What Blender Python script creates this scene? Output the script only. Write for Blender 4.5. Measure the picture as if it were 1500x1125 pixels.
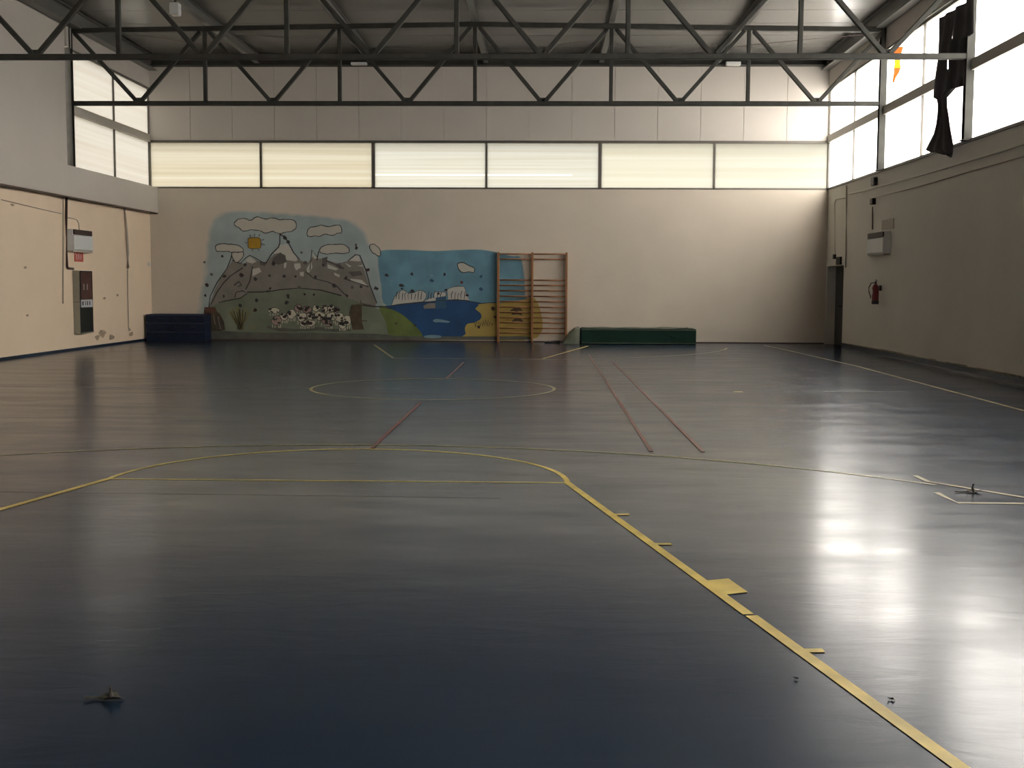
import bpy, bmesh, math, random
from mathutils import Vector, Matrix
random.seed(7)
for o in list(bpy.data.objects): bpy.data.objects.remove(o)
SC = bpy.context.scene
COL = SC.collection
# ------------------------------------------------------------------ camera
F = 1736.34; PITCH, YAW, ROLL = 0.08295, 0.02803, 0.00471
EYE = Vector((1.62178, -9.13074, 1.52942))
_cy, _sy, _cp, _sp = math.cos(YAW), math.sin(YAW), math.cos(PITCH), math.sin(PITCH)
FWD = Vector((-_sy*_cp, _cy*_cp, -_sp)); _r = Vector((_cy, _sy, 0)); _u = _r.cross(FWD)
RT = math.cos(ROLL)*_r + math.sin(ROLL)*_u; UP = -math.sin(ROLL)*_r + math.cos(ROLL)*_u
cam_d = bpy.data.cameras.new('camera'); cam = bpy.data.objects.new('camera', cam_d); COL.objects.link(cam)
cam_d.sensor_width = 36; cam_d.lens = F/1500*36; cam_d.clip_end = 500
cam.matrix_world = Matrix(((RT.x, UP.x, -FWD.x, EYE.x), (RT.y, UP.y, -FWD.y, EYE.y), (RT.z, UP.z, -FWD.z, EYE.z), (0, 0, 0, 1)))
SC.camera = cam
# ------------------------------------------------------------------ sky and exposure
SKY = 17.0
w = bpy.data.worlds.new('overcast_sky'); SC.world = w; w.use_nodes = True
bg = w.node_tree.nodes['Background']; bg.inputs[0].default_value = (1.0, 0.955, 0.90, 1); bg.inputs[1].default_value = SKY
SC.view_settings.view_transform = 'Standard'; SC.view_settings.look = 'None'
SC.view_settings.gamma = 1; SC.view_settings.use_curve_mapping = False
SC.view_settings.exposure = 0.0

def at(px, py, axis, val):
    """the point of the plane {axis = val} seen at a pixel of the photograph (used once, for measuring real positions)"""
    d = RT*((px-750)/F) - UP*((py-562.5)/F) + FWD
    t = (val-EYE[axis])/d[axis]
    return EYE + d*t

# ------------------------------------------------------------------ materials
def mat(name, color, rough=0.6, metal=0.0, var=0.0, scale=3.0, bump=0.0, bscale=40.0, spec=0.5, stretch=(1, 1, 1), detail=4):
    m = bpy.data.materials.new(name); m.use_nodes = True
    nt = m.node_tree; b = nt.nodes['Principled BSDF']
    b.inputs['Base Color'].default_value = (*color, 1); b.inputs['Roughness'].default_value = rough
    b.inputs['Metallic'].default_value = metal; b.inputs['Specular IOR Level'].default_value = spec
    tc = nt.nodes.new('ShaderNodeTexCoord'); mp = nt.nodes.new('ShaderNodeMapping'); mp.inputs['Scale'].default_value = stretch
    nt.links.new(tc.outputs['Object'], mp.inputs[0])
    if var > 0:
        n = nt.nodes.new('ShaderNodeTexNoise'); n.inputs['Scale'].default_value = scale; n.inputs['Detail'].default_value = detail
        r = nt.nodes.new('ShaderNodeValToRGB')
        r.color_ramp.elements[0].position = 0.3; r.color_ramp.elements[1].position = 0.7
        r.color_ramp.elements[0].color = (*[c*(1-var) for c in color], 1); r.color_ramp.elements[1].color = (*[min(1, c*(1+var)) for c in color], 1)
        nt.links.new(mp.outputs[0], n.inputs['Vector']); nt.links.new(n.outputs[0], r.inputs[0]); nt.links.new(r.outputs[0], b.inputs['Base Color'])
    if bump > 0:
        n2 = nt.nodes.new('ShaderNodeTexNoise'); n2.inputs['Scale'].default_value = bscale; n2.inputs['Detail'].default_value = 3
        bp = nt.nodes.new('ShaderNodeBump'); bp.inputs['Strength'].default_value = bump; bp.inputs['Distance'].default_value = 0.01
        nt.links.new(mp.outputs[0], n2.inputs['Vector']); nt.links.new(n2.outputs[0], bp.inputs['Height']); nt.links.new(bp.outputs[0], b.inputs['Normal'])
    return m

M = {}
M['wall'] = mat('cream_wall_paint', (0.60, 0.53, 0.44), 0.75, var=0.06, scale=0.6, bump=0.25, bscale=25)
M['wall_l'] = mat('warm_beige_wall_paint', (0.78, 0.625, 0.465), 0.7, var=0.05, scale=0.6, bump=0.2, bscale=25)
M['wall_r'] = mat('greyish_cream_wall_paint', (0.62, 0.59, 0.52), 0.75, var=0.06, scale=0.5, bump=0.3, bscale=20)
M['wall_up'] = mat('pale_wall_panel', (0.54, 0.50, 0.45), 0.55, var=0.03, scale=0.8)
M['fascia'] = mat('beige_fascia', (0.50, 0.46, 0.42), 0.5, var=0.04)
M['steel'] = mat('dark_steel_paint', (0.045, 0.045, 0.040), 0.6, 0.0, var=0.2, scale=4, spec=0.15)
M['frame'] = mat('grey_window_frame', (0.12, 0.11, 0.095), 0.45, 0.3)
M['rail'] = mat('beige_rail_paint', (0.40, 0.37, 0.32), 0.45)
M['deck'] = mat('ceiling_sheet', (0.145, 0.14, 0.13), 0.27, 0.0, var=0.02, scale=0.5, spec=0.7, detail=0)
M['beam'] = mat('purlin_paint', (0.11, 0.11, 0.10), 0.4)
M['yellow'] = mat('yellow_line_paint', (0.62, 0.47, 0.12), 0.42, var=0.22, scale=5)
M['yellow_worn'] = mat('worn_yellow_line_paint', (0.30, 0.25, 0.09), 0.35, var=0.35, scale=3)
M['red'] = mat('red_line_paint', (0.17, 0.035, 0.035), 0.38, var=0.35, scale=2)
M['red_faint'] = mat('faded_red_line_paint', (0.15, 0.055, 0.045), 0.35, var=0.4, scale=2)
M['white_line'] = mat('faded_white_line_paint', (0.20, 0.20, 0.18), 0.38, var=0.3, scale=3)
M['wood'] = mat('varnished_wood', (0.30, 0.13, 0.045), 0.42, var=0.25, scale=6, stretch=(1, 1, 0.2))
M['green'] = mat('dark_green_vinyl', (0.004, 0.024, 0.016), 0.6, spec=0.2, var=0.15, bump=0.1, bscale=9)
M['greygreen'] = mat('grey_green_canvas', (0.13, 0.145, 0.105), 0.7, var=0.2, bump=0.3, bscale=20)
M['navy'] = mat('navy_vinyl', (0.008, 0.014, 0.034), 0.55, spec=0.25, var=0.2, bump=0.1, bscale=10)
M['navy_trim'] = mat('blue_piping', (0.03, 0.05, 0.09), 0.5)
M['black'] = mat('black_rubber', (0.015, 0.015, 0.015), 0.6)
M['white_box'] = mat('white_enamel', (0.62, 0.63, 0.62), 0.45)
M['slot'] = mat('brown_louvre', (0.05, 0.025, 0.02), 0.6)
M['cabinet'] = mat('grey_green_cabinet_enamel', (0.30, 0.29, 0.23), 0.5, var=0.05)
M['cab_red'] = mat('brown_red_glass_door', (0.075, 0.028, 0.022), 0.3, var=0.4, scale=7)
M['cab_dark'] = mat('dark_glass_door', (0.018, 0.022, 0.02), 0.2)
M['sign_white'] = mat('white_sign_print', (0.55, 0.56, 0.60), 0.5)
M['sign_red'] = mat('red_sign_print', (0.50, 0.06, 0.03), 0.5)
M['pipe_brown'] = mat('brown_pipe', (0.06, 0.03, 0.02), 0.5)
M['pipe_wall'] = mat('cream_painted_conduit', (0.42, 0.36, 0.29), 0.6)
M['pipe_pale'] = mat('pale_conduit', (0.55, 0.51, 0.44), 0.5)
M['ext_red'] = mat('extinguisher_red', (0.17, 0.012, 0.014), 0.35)
M['door'] = mat('dark_metal_door', (0.05, 0.052, 0.05), 0.45, 0.3, var=0.2)
M['chrome'] = mat('dull_metal', (0.35, 0.35, 0.35), 0.35, 0.8)
M['cloth'] = mat('black_blackout_cloth', (0.028, 0.025, 0.027), 0.85, var=0.2, bump=0.2, bscale=60)
M['leaf'] = mat('dry_leaf', (0.07, 0.065, 0.05), 0.8, var=0.4, scale=30)
M['ground'] = mat('outdoor_ground', (0.30, 0.29, 0.27), 0.9, var=0.2, scale=0.4)
M['flag_y'] = mat('flag_yellow', (0.85, 0.62, 0.03), 0.7)
M['flag_r'] = mat('flag_orange_red', (0.80, 0.14, 0.03), 0.7)
M['mildew'] = mat('dirt_and_mildew', (0.22, 0.20, 0.15), 0.9, var=0.4, scale=8)

def floor_material():
    m = bpy.data.materials.new('blue_resin_floor'); m.use_nodes = True
    nt = m.node_tree; b = nt.nodes['Principled BSDF']; L = nt.links.new
    tc = nt.nodes.new('ShaderNodeTexCoord')
    n = nt.nodes.new('ShaderNodeTexNoise'); n.inputs['Scale'].default_value = 0.5; n.inputs['Detail'].default_value = 6
    L(tc.outputs['Object'], n.inputs['Vector'])
    r = nt.nodes.new('ShaderNodeValToRGB'); r.color_ramp.elements[0].position = 0.3; r.color_ramp.elements[1].position = 0.75
    r.color_ramp.elements[0].color = (0.012, 0.026, 0.052, 1); r.color_ramp.elements[1].color = (0.020, 0.037, 0.065, 1)
    L(n.outputs[0], r.inputs[0]); L(r.outputs[0], b.inputs['Base Color'])
    mp = nt.nodes.new('ShaderNodeMapping'); mp.inputs['Scale'].default_value = (0.5, 1.6, 1); L(tc.outputs['Object'], mp.inputs[0])
    n2 = nt.nodes.new('ShaderNodeTexNoise'); n2.inputs['Scale'].default_value = 1.3; n2.inputs['Detail'].default_value = 7; n2.inputs['Roughness'].default_value = 0.65
    L(mp.outputs[0], n2.inputs['Vector'])
    mr = nt.nodes.new('ShaderNodeMapRange'); mr.inputs[1].default_value = 0.3; mr.inputs[2].default_value = 0.7; mr.inputs[3].default_value = 0.17; mr.inputs[4].default_value = 0.26
    L(n2.outputs[0], mr.inputs[0]); L(mr.outputs[0], b.inputs['Roughness'])
    mp3 = nt.nodes.new('ShaderNodeMapping'); mp3.inputs['Scale'].default_value = (0.9, 2.6, 1); L(tc.outputs['Object'], mp3.inputs[0])
    n3 = nt.nodes.new('ShaderNodeTexNoise'); n3.inputs['Scale'].default_value = 2.2; n3.inputs['Detail'].default_value = 7; n3.inputs['Roughness'].default_value = 0.6; n3.inputs['Distortion'].default_value = 0.6; L(mp3.outputs[0], n3.inputs['Vector'])
    bp = nt.nodes.new('ShaderNodeBump'); bp.inputs['Strength'].default_value = 0.085; bp.inputs['Distance'].default_value = 0.014
    L(n3.outputs[0], bp.inputs['Height']); L(bp.outputs[0], b.inputs['Normal'])
    b.inputs['IOR'].default_value = 1.40
    return m
M['floor'] = floor_material()

def pane_material(name, color, clear, streak=0.0, sscale=6.0, zs=9.0):
    """frosted sheet: mostly diffuse transmission, partly see-through; horizontal streaks painted for ribs and the blurred outdoors"""
    m = bpy.data.materials.new(name); m.use_nodes = True; nt = m.node_tree; L = nt.links.new
    nt.nodes.remove(nt.nodes['Principled BSDF']); out = nt.nodes['Material Output']
    tl = nt.nodes.new('ShaderNodeBsdfTranslucent'); tr = nt.nodes.new('ShaderNodeBsdfTransparent'); gl = nt.nodes.new('ShaderNodeBsdfGlossy')
    gl.inputs['Roughness'].default_value = 0.25
    mx = nt.nodes.new('ShaderNodeMixShader'); mx.inputs[0].default_value = clear
    mg = nt.nodes.new('ShaderNodeMixShader'); mg.inputs[0].default_value = 0.03
    tl.inputs[0].default_value = (*color, 1); tr.inputs[0].default_value = (*color, 1)
    if streak:  # ribs and the blurred view outside, put into the sheet colour
        tc = nt.nodes.new('ShaderNodeTexCoord'); mp = nt.nodes.new('ShaderNodeMapping'); mp.inputs['Scale'].default_value = (0.08, 0.08, zs)
        n = nt.nodes.new('ShaderNodeTexNoise'); n.inputs['Scale'].default_value = sscale/6; n.inputs['Detail'].default_value = 3
        r = nt.nodes.new('ShaderNodeValToRGB'); r.color_ramp.elements[0].position = 0.3; r.color_ramp.elements[1].position = 0.7
        r.color_ramp.elements[0].color = (color[0]*(1-streak*.7), color[1]*(1-streak), color[2]*(1-streak*1.6), 1); r.color_ramp.elements[1].color = (*[min(1, c*(1+streak*0.6)) for c in color], 1)
        L(tc.outputs['Object'], mp.inputs[0]); L(mp.outputs[0], n.inputs['Vector']); L(n.outputs[0], r.inputs[0]); L(r.outputs[0], tl.inputs[0])
    L(tl.outputs[0], mx.inputs[1]); L(tr.outputs[0], mx.inputs[2]); L(mx.outputs[0], mg.inputs[1]); L(gl.outputs[0], mg.inputs[2]); L(mg.outputs[0], out.inputs[0])
    return m
M['pane_back'] = pane_material('yellowed_translucent_sheet', (0.074, 0.0712, 0.058), 0.0, 0.17)
M['pane_back_cool'] = pane_material('pale_translucent_sheet', (0.081, 0.0835, 0.077), 0.0, 0.14, 9)
M['pane_back_bright'] = pane_material('brighter_translucent_sheet', (0.088, 0.088, 0.076), 0.0, 0.10)  # passes slightly more than the other back sheets
M['pane_glint'] = pane_material('painted_reflection_strip', (0.15, 0.147, 0.12), 0.0)  # reflected line of light, put into the pane colour as a brighter strip
M['pane_left'] = pane_material('greyish_translucent_sheet', (0.074, 0.072, 0.0655), 0.0, 0.10)  # less yellow than the first back sheet, weaker streaks
M['pane_right'] = pane_material('clear_sheet', (0.86, 0.855, 0.84), 0.25)

# ------------------------------------------------------------------ mesh helpers
def obj(name, bm, material, parent=None, smooth=False, bevel=0):
    me = bpy.data.meshes.new(name); bm.normal_update(); bm.to_mesh(me); bm.free()
    for m in (material if isinstance(material, (list, tuple)) else [material]): me.materials.append(m)
    if smooth:
        for p in me.polygons: p.use_smooth = True
    o = bpy.data.objects.new(name, me); COL.objects.link(o)
    if parent: o.parent = parent
    if bevel:
        b = o.modifiers.new('bevel', 'BEVEL'); b.width = bevel; b.segments = 2; b.limit_method = 'ANGLE'
    return o
def box(bm, a, b):
    x0, x1 = sorted((a[0], b[0])); y0, y1 = sorted((a[1], b[1])); z0, z1 = sorted((a[2], b[2]))
    v = [bm.verts.new(p) for p in ((x0, y0, z0), (x1, y0, z0), (x1, y1, z0), (x0, y1, z0), (x0, y0, z1), (x1, y0, z1), (x1, y1, z1), (x0, y1, z1))]
    for f in ((0, 3, 2, 1), (4, 5, 6, 7), (0, 1, 5, 4), (1, 2, 6, 5), (2, 3, 7, 6), (3, 0, 4, 7)): bm.faces.new([v[i] for i in f])
    return v
def boxes(name, material, parent, *bs, bevel=0):
    bm = bmesh.new()
    for a, b in bs: box(bm, a, b)
    return obj(name, bm, material, parent, bevel=bevel)
def bar(bm, a, b, w, h, up=Vector((0, 0, 1)), chamfer=0.0):
    """rectangular hollow-section look: closed bar from a to b, w across, h in the up direction"""
    a, b = Vector(a), Vector(b); d = (b-a).normalized()
    s = d.cross(up)
    if s.length < 1e-4: s = d.cross(Vector((0, 1, 0)))
    s.normalize(); u = s.cross(d).normalized()
    c = min(w, h)*0.12
    prof = [(w/2-c, h/2), (w/2, h/2-c), (w/2, -h/2+c), (w/2-c, -h/2), (-w/2+c, -h/2), (-w/2, -h/2+c), (-w/2, h/2-c), (-w/2+c, h/2)]
    r = [[bm.verts.new(p + s*x + u*y) for x, y in prof] for p in (a, b)]
    n = len(prof)
    for i in range(n): bm.faces.new((r[0][i], r[1][i], r[1][(i+1) % n], r[0][(i+1) % n]))
    bm.faces.new(r[0]); bm.faces.new(r[1][::-1])
def tube(bm, pts, r, n=8):
    pts = [Vector(p) for p in pts]; rings = []
    for i, p in enumerate(pts):
        d = (pts[min(i+1, len(pts)-1)] - pts[max(i-1, 0)]).normalized()
        s = d.cross(Vector((0, 0, 1)))
        if s.length < 0.05: s = d.cross(Vector((0, 1, 0)))
        s.normalize(); u = s.cross(d)
        rr = r[i] if isinstance(r, (list, tuple)) else r
        rings.append([bm.verts.new(p + (s*math.cos(a) + u*math.sin(a))*rr) for a in [2*math.pi*k/n for k in range(n)]])
    for i in range(len(rings)-1):
        for k in range(n): bm.faces.new((rings[i][k], rings[i][(k+1) % n], rings[i+1][(k+1) % n], rings[i+1][k]))
    bm.faces.new(rings[0][::-1]); bm.faces.new(rings[-1])
def lathe(bm, c, prof, n=20):
    rings = [[bm.verts.new((c[0]+r*math.cos(2*math.pi*k/n), c[1]+r*math.sin(2*math.pi*k/n), c[2]+z)) for k in range(n)] for r, z in prof]
    for i in range(len(rings)-1):
        for k in range(n): bm.faces.new((rings[i][k], rings[i][(k+1) % n], rings[i+1][(k+1) % n], rings[i+1][k]))
    bm.faces.new(rings[0][::-1]); bm.faces.new(rings[-1])
def tag(o, label, cat, group=None):
    o['label'] = label; o['category'] = cat
    if group: o['group'] = group
    return o
def thing(name, label, cat, loc=(0, 0, 0), group=None):
    o = bpy.data.objects.new(name, None); COL.objects.link(o); o.location = loc; o.empty_display_size = 0.2
    return tag(o, label, cat, group)
class At:
    """builds parts in world coordinates under an Empty that stands elsewhere"""
    pass
def rebase(root):
    """parts were made in world coordinates: express them relative to the root's base"""
    inv = Matrix.Translation(-Vector(root.location))
    for c in root.children: c.data.transform(inv)
    for c in root.children:
        for g in c.children: g.data.transform(inv)
def struct(o): o['kind'] = 'structure'; return o

# ------------------------------------------------------------------ the hall
HW = 9.15; YB = 23.07; YF = -14.1
XL, XR = -9.15, 9.15                      # faces of the lower walls
BAY = [-14.1, -8.8, -3.5, 1.8, 7.1, 12.45, 17.92, YB]
Z_SILL, Z_RAIL0, Z_RAIL1, Z_HEAD, Z_EAVE, Z_DECK = 4.13, 5.35, 5.55, 6.80, 7.22, 7.62

ground = struct(boxes('ground', M['ground'], None, ((-60, -60, -0.45), (60, 70, -0.3))))
floor = struct(boxes('floor', M['floor'], None, ((XL-0.45, YF-0.3, -0.25), (XR+0.5, YB+0.3, 0.0))))

# walls
wb = struct(boxes('wall_back', M['wall'], None, ((XL-0.3, YB, 0), (XR+0.3, YB+0.3, Z_SILL)), ((-HW-0.15, YB+0.07, 5.39), (HW+0.15, YB+0.3, 7.9))))
for k in range(16):
    x0 = -HW + k*2*HW/16
    boxes('wall_panel', M['wall_up'], wb, ((x0+0.005, YB+0.015, 5.40), (x0+2*HW/16-0.005, YB+0.10, 7.45)))
wl = struct(boxes('wall_left', M['wall_l'], None, ((XL-0.3, YF, 0), (XL, YB, 3.47)), ((XL-0.1, 17.8, 7.24), (-HW-0.02, YB, 7.9))))
boxes('ledge_band', M['wall_up'], wl, ((XL-0.3, YF, 3.45), (-8.92, YB, Z_SILL)))
boxes('upper_panel', M['wall_up'], wl, ((XL-0.3, YF, Z_SILL), (XL, 17.55, 7.9)))
random.seed(9)
M['scuff'] = mat('scuffed_plaster', (0.36, 0.27, 0.18), 0.9, var=0.3, scale=9)
for px, py, rr in ((37, 392, 2.5), (40, 462, 2), (153, 437, 3), (172, 432, 2.5), (150, 488, 7), (163, 494, 6), (143, 494, 5), (192, 489, 5), (18, 300, 2.5)):
    c = at(px, py, 0, XL+0.002); bm = bmesh.new(); r_ = rr/64*1.5
    bm.faces.new([bm.verts.new((XL+0.0015, c.y+r_*1.6*random.uniform(.6, 1.2)*math.cos(6.283*k/9), max(0.065, c.z+r_*0.6*random.uniform(.5, 1.3)*math.sin(6.283*k/9)))) for k in range(9)])
    obj('scuff_mark', bm, M['scuff'], wl)
boxes('fascia', M['fascia'], wl, ((-HW-0.15, 17.55, Z_HEAD), (-HW+0.05, YB, 7.40)))
boxes('ledge_edge', M['pipe_brown'], wl, ((-8.975, YF, 3.425), (-8.925, YB-0.01, 3.452)))
wr = struct(boxes('wall_right', M['wall_r'], None, ((XR, YF, 0), (XR+0.3, 21.20, Z_SILL)), ((XR, 21.20, 2.08), (XR+0.3, 22.95, Z_SILL)), ((XR, 22.95, 0), (XR+0.3, YB, Z_SILL)), ((HW+0.02, YF, 7.24), (XR+0.3, YB, 7.9))))
boxes('fascia', M['fascia'], wr, ((HW-0.05, YF, Z_HEAD), (HW+0.15, YB, 7.25)))
wf = struct(boxes('wall_front', M['wall'], None, ((XL-0.3, YF-0.3, 0), (XR+0.3, YF, 7.9))))

# ceiling: sheets, lengthwise purlins, edge beams
ce = struct(boxes('ceiling', M['deck'], None, ((XL-0.3, YF-0.3, 7.90), (XR+0.3, YB+0.3, 8.05))))
y = YB
while y > YF:
    y1 = max(y-1.325, YF)
    for x0, x1 in ((-HW-0.1, -0.008), (0.008, HW+0.1)):
        bm = bmesh.new(); v = box(bm, (x0, y1+0.012, Z_DECK), (x1, y-0.012, Z_DECK+0.28))
        obj('ceiling_panel', bm, M['deck'], ce)
    y = y1
def ibeam(bm, a, b, h, wdt, t=0.015):
    a, b = Vector(a), Vector(b)
    for off, hh, ww in ((h/2-t/2, t, wdt), (-h/2+t/2, t, wdt), (0, h-2*t, t)):
        bar(bm, a+Vector((0, 0, off)), b+Vector((0, 0, off)), ww, hh)
for x in (-6.1, -3.05, 0, 3.05, 6.1):
    bm = bmesh.new(); zc = 7.50 - 0.0*abs(x); ibeam(bm, (x, YF, zc), (x, YB-0.25, zc), 0.22, 0.13); obj('purlin', bm, M['beam'], ce)
for x in (-8.98, 8.98):
    bm = bmesh.new(); ibeam(bm, (x, YF, 7.42), (x, YB-0.02, 7.42), 0.36, 0.22, 0.02); obj('eave_beam', bm, M['beam'], ce)
bm = bmesh.new(); ibeam(bm, (-HW+0.1, YB-0.16, 7.46), (HW-0.1, YB-0.16, 7.46), 0.24, 0.28, 0.02); obj('end_beam', bm, M['steel'], ce)
# ------------------------------------------------------------------ windows
nwin = [0]
def window(rects_panes, frame_boxes, pane_mats, rail=None):
    nwin[0] += 1
    wn = struct(boxes('window_%d' % nwin[0], M['frame'], None, *frame_boxes))
    for (a, b), pm in zip(rects_panes, pane_mats):
        bm = bmesh.new()
        if abs(a[1]-b[1]) < 1e-6: vs = [(a[0], a[1], a[2]), (b[0], a[1], a[2]), (b[0], a[1], b[2]), (a[0], a[1], b[2])]
        else: vs = [(a[0], a[1], a[2]), (a[0], b[1], a[2]), (a[0], b[1], b[2]), (a[0], a[1], b[2])]
        bm.faces.new([bm.verts.new(v) for v in vs]); obj('pane', bm, pm, wn)
    if rail: boxes('rail', M['rail'], wn, rail, bevel=0.01)
    return wn
zt = 5.335
for i, (pmA, pmB) in enumerate([('pane_back', 'pane_back'), ('pane_back_cool', 'pane_back_cool'), ('pane_back_bright', 'pane_back_bright')]):
    x0 = -HW + 6.1*i; x1 = x0+6.1; t = 0.045; ya, yb = YB-0.005, YB+0.09
    fr = [((x0, ya, zt), (x1, yb, zt+0.065)), ((x0, ya, Z_SILL-0.02), (x1, yb, Z_SILL+0.025)), ((x0, ya, Z_SILL), (x0+t, yb, zt)), ((x1-t, ya, Z_SILL), (x1, yb, zt)), ((x0+3.05-0.028, ya, Z_SILL), (x0+3.05+0.028, yb, zt))]
    za, zb = Z_SILL+0.02, zt
    pn = [((x0+t, YB+0.05, za), (x0+3.03, YB+0.05, zb)), ((x0+3.07, YB+0.05, za), (x1-t, YB+0.05, zb))]; pm = [M[pmA], M[pmB]]
    if i == 1:
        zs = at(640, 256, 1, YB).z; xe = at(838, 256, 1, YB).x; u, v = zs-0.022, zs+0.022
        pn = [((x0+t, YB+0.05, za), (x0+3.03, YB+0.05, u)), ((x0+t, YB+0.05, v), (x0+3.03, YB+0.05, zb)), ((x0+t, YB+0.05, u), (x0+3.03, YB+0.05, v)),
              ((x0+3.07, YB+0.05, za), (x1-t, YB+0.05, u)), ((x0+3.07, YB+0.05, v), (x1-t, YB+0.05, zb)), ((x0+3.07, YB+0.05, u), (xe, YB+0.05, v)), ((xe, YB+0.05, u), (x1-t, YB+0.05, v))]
        pm = [M['pane_back_cool'], M['pane_back_cool'], M['pane_glint'], M['pane_back_cool'], M['pane_back_cool'], M['pane_glint'], M['pane_back_cool']]
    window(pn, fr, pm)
def side_window(s, y0, y1, pm, full=True):
    x = s*HW; xa, xb = x-0.04*1, x+0.04*1; t = 0.04; ym = (y0+y1)/2
    fr = [((xa, y0, Z_SILL-0.02), (xb, y1, Z_SILL+0.03)), ((xa, y0, Z_HEAD-0.05), (xb, y1, Z_HEAD+0.02)),
          ((xa, ym-t/2, Z_SILL), (xb, ym+t/2, Z_HEAD)), ((xa, y0, Z_SILL), (xb, y0+t, Z_HEAD)), ((xa, y1-t, Z_SILL), (xb, y1, Z_HEAD))]
    ps = []
    for ya, yb in ((y0+t, ym-t/2), (ym+t/2, y1-t)):
        for za, zb in ((Z_SILL+0.03, Z_RAIL0), (Z_RAIL1, Z_HEAD-0.05)): ps.append(((x, ya, za), (x, yb, zb)))
    return window(ps, fr, [pm]*4, ((x-0.06, y0, Z_RAIL0), (x+0.06, y1, Z_RAIL1)))
side_window(-1, 17.84, YB, M['pane_left'])
for k in range(6, -1, -1):
    side_window(1, BAY[k], BAY[k+1], M['pane_right'])

# ------------------------------------------------------------------ door and corner
dr = struct(boxes('door_1', M['door'], None, ((9.39, 21.20, 0.0), (9.45, 22.95, 2.08))))
boxes('door_leaf', M['door'], dr, ((9.365, 21.30, 0.03), (9.39, 22.10, 2.02)), bevel=0.004)
boxes('door_leaf', M['door'], dr, ((9.365, 22.11, 0.03), (9.39, 22.90, 2.02)), bevel=0.004)
bm = bmesh.new(); tube(bm, [(9.365, 22.18, 1.03), (9.30, 22.18, 1.03), (9.29, 22.30, 1.03)], 0.014, 6); obj('door_handle', bm, M['black'], dr)
boxes('lintel_shade', M['pipe_brown'], dr, ((XR+0.003, 21.205, 2.055), (XR+0.05, 22.945, 2.079)))  # dark strip painted for the shadow line under the lintel
# skirting: the floor resin is turned up the side walls
struct(boxes('baseboard_back', M['pipe_brown'], None, ((XL, YB-0.012, 0), (XR-0.02, YB-0.001, 0.03))))
def cove(name, s_, xw, y0, y1, h):
    bm = bmesh.new(); prof = [(xw, 0.0), (xw-s_*0.016, 0.0), (xw-s_*0.013, 0.01), (xw-s_*0.011, 0.03), (xw-s_*0.009, h-0.006), (xw-s_*0.003, h), (xw, h)]
    r = [[bm.verts.new((a, yy, b)) for a, b in prof] for yy in (y0, y1)]
    for i in range(7): bm.faces.new((r[0][i], r[0][(i+1) % 7], r[1][(i+1) % 7], r[1][i]))
    bm.faces.new(r[0]); bm.faces.new(r[1][::-1]); bmesh.ops.recalc_face_normals(bm, faces=bm.faces)
    return struct(obj(name, bm, M['floor'], None))
cove('baseboard_left', -1, XL, YF, YB-0.02, 0.06)
bb = cove('baseboard_right', 1, XR, YF, 21.18, 0.115)
random.seed(21)
bm = bmesh.new(); yy = YF
while yy < 21.1:
    y2 = min(yy+random.uniform(0.3, 1.1), 21.1); box(bm, (XR-0.010, yy, 0.112), (XR-0.0005, y2, 0.12+random.uniform(0.004, 0.03))); yy = y2
obj('mildew_edge', bm, M['mildew'], bb)

# ------------------------------------------------------------------ steel: columns and trusses
def column(x, y, label):
    t = thing('steel_column', label, 'column', (x, y, Z_SILL-0.25), 'steel columns between the high side windows')
    bm = bmesh.new()
    z0, z1 = Z_SILL-0.0, 7.24
    for a, b in (((x-0.08, y-0.075, z0), (x+0.08, y-0.060, z1)), ((x-0.08, y+0.060, z0), (x+0.08, y+0.075, z1)), ((x-0.008, y-0.06, z0), (x+0.008, y+0.06, z1))): box(bm, a, b)
    obj('shaft', bm, M['steel'], t)
    boxes('base_plate', M['steel'], t, ((x-0.11, y-0.11, z0), (x+0.11, y+0.11, z0+0.02)))
    rebase(t)
column(HW-0.06, 17.92, 'dark steel column on the right side where the further roof truss ends')
column(HW-0.06, 12.45, 'dark steel column beside the torn black curtain, carrying the nearer roof truss')
column(-HW+0.0, 17.74, 'dark steel column at the left edge of the left high window')

def truss(y, label):
    t = thing('roof_truss', label, 'truss', (0, y, 5.6), 'dark steel roof trusses')
    zb = 5.60
    zt = lambda x: 7.34 - 0.13*abs(x)/HW*1.0
    e = HW-0.03
    bm = bmesh.new(); bar(bm, (-e, y, zb), (e, y, zb), 0.12, 0.10); obj('bottom_chord', bm, M['steel'], t)
    bm = bmesh.new(); bar(bm, (-e, y, zt(e)), (0, y, zt(0)), 0.12, 0.11); bar(bm, (0, y, zt(0)), (e, y, zt(e)), 0.12, 0.11); obj('top_chord', bm, M['steel'], t)
    for k in range(-2, 3):
        x = 3.05*k; bm = bmesh.new(); bar(bm, (x, y, zb+0.05), (x, y, zt(x)-0.055), 0.085, 0.085, Vector((0, 1, 0))); obj('vertical_strut', bm, M['steel'], t)
    for k in range(6):
        xm = -7.625 + 3.05*k
        for s in (-1, 1):
            xt = xm + s*1.525
            xt2 = max(-e, min(e, xt - s*0.10)); bm = bmesh.new(); bar(bm, (xm+s*0.05, y, zb+0.05), (xt2, y, zt(xt)-0.06), 0.085, 0.095, Vector((0, 1, 0))); obj('diagonal_strut', bm, M['steel'], t)
        boxes('gusset_plate', M['steel'], t, ((xm-0.13, y-0.008, zb+0.04), (xm+0.13, y+0.008, zb+0.13)))
    rebase(t); return t
truss(12.45, 'nearer dark steel roof truss, upper half cut by the top of the picture')
truss(17.92, 'further dark steel roof truss with its whole zigzag in view')

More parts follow.
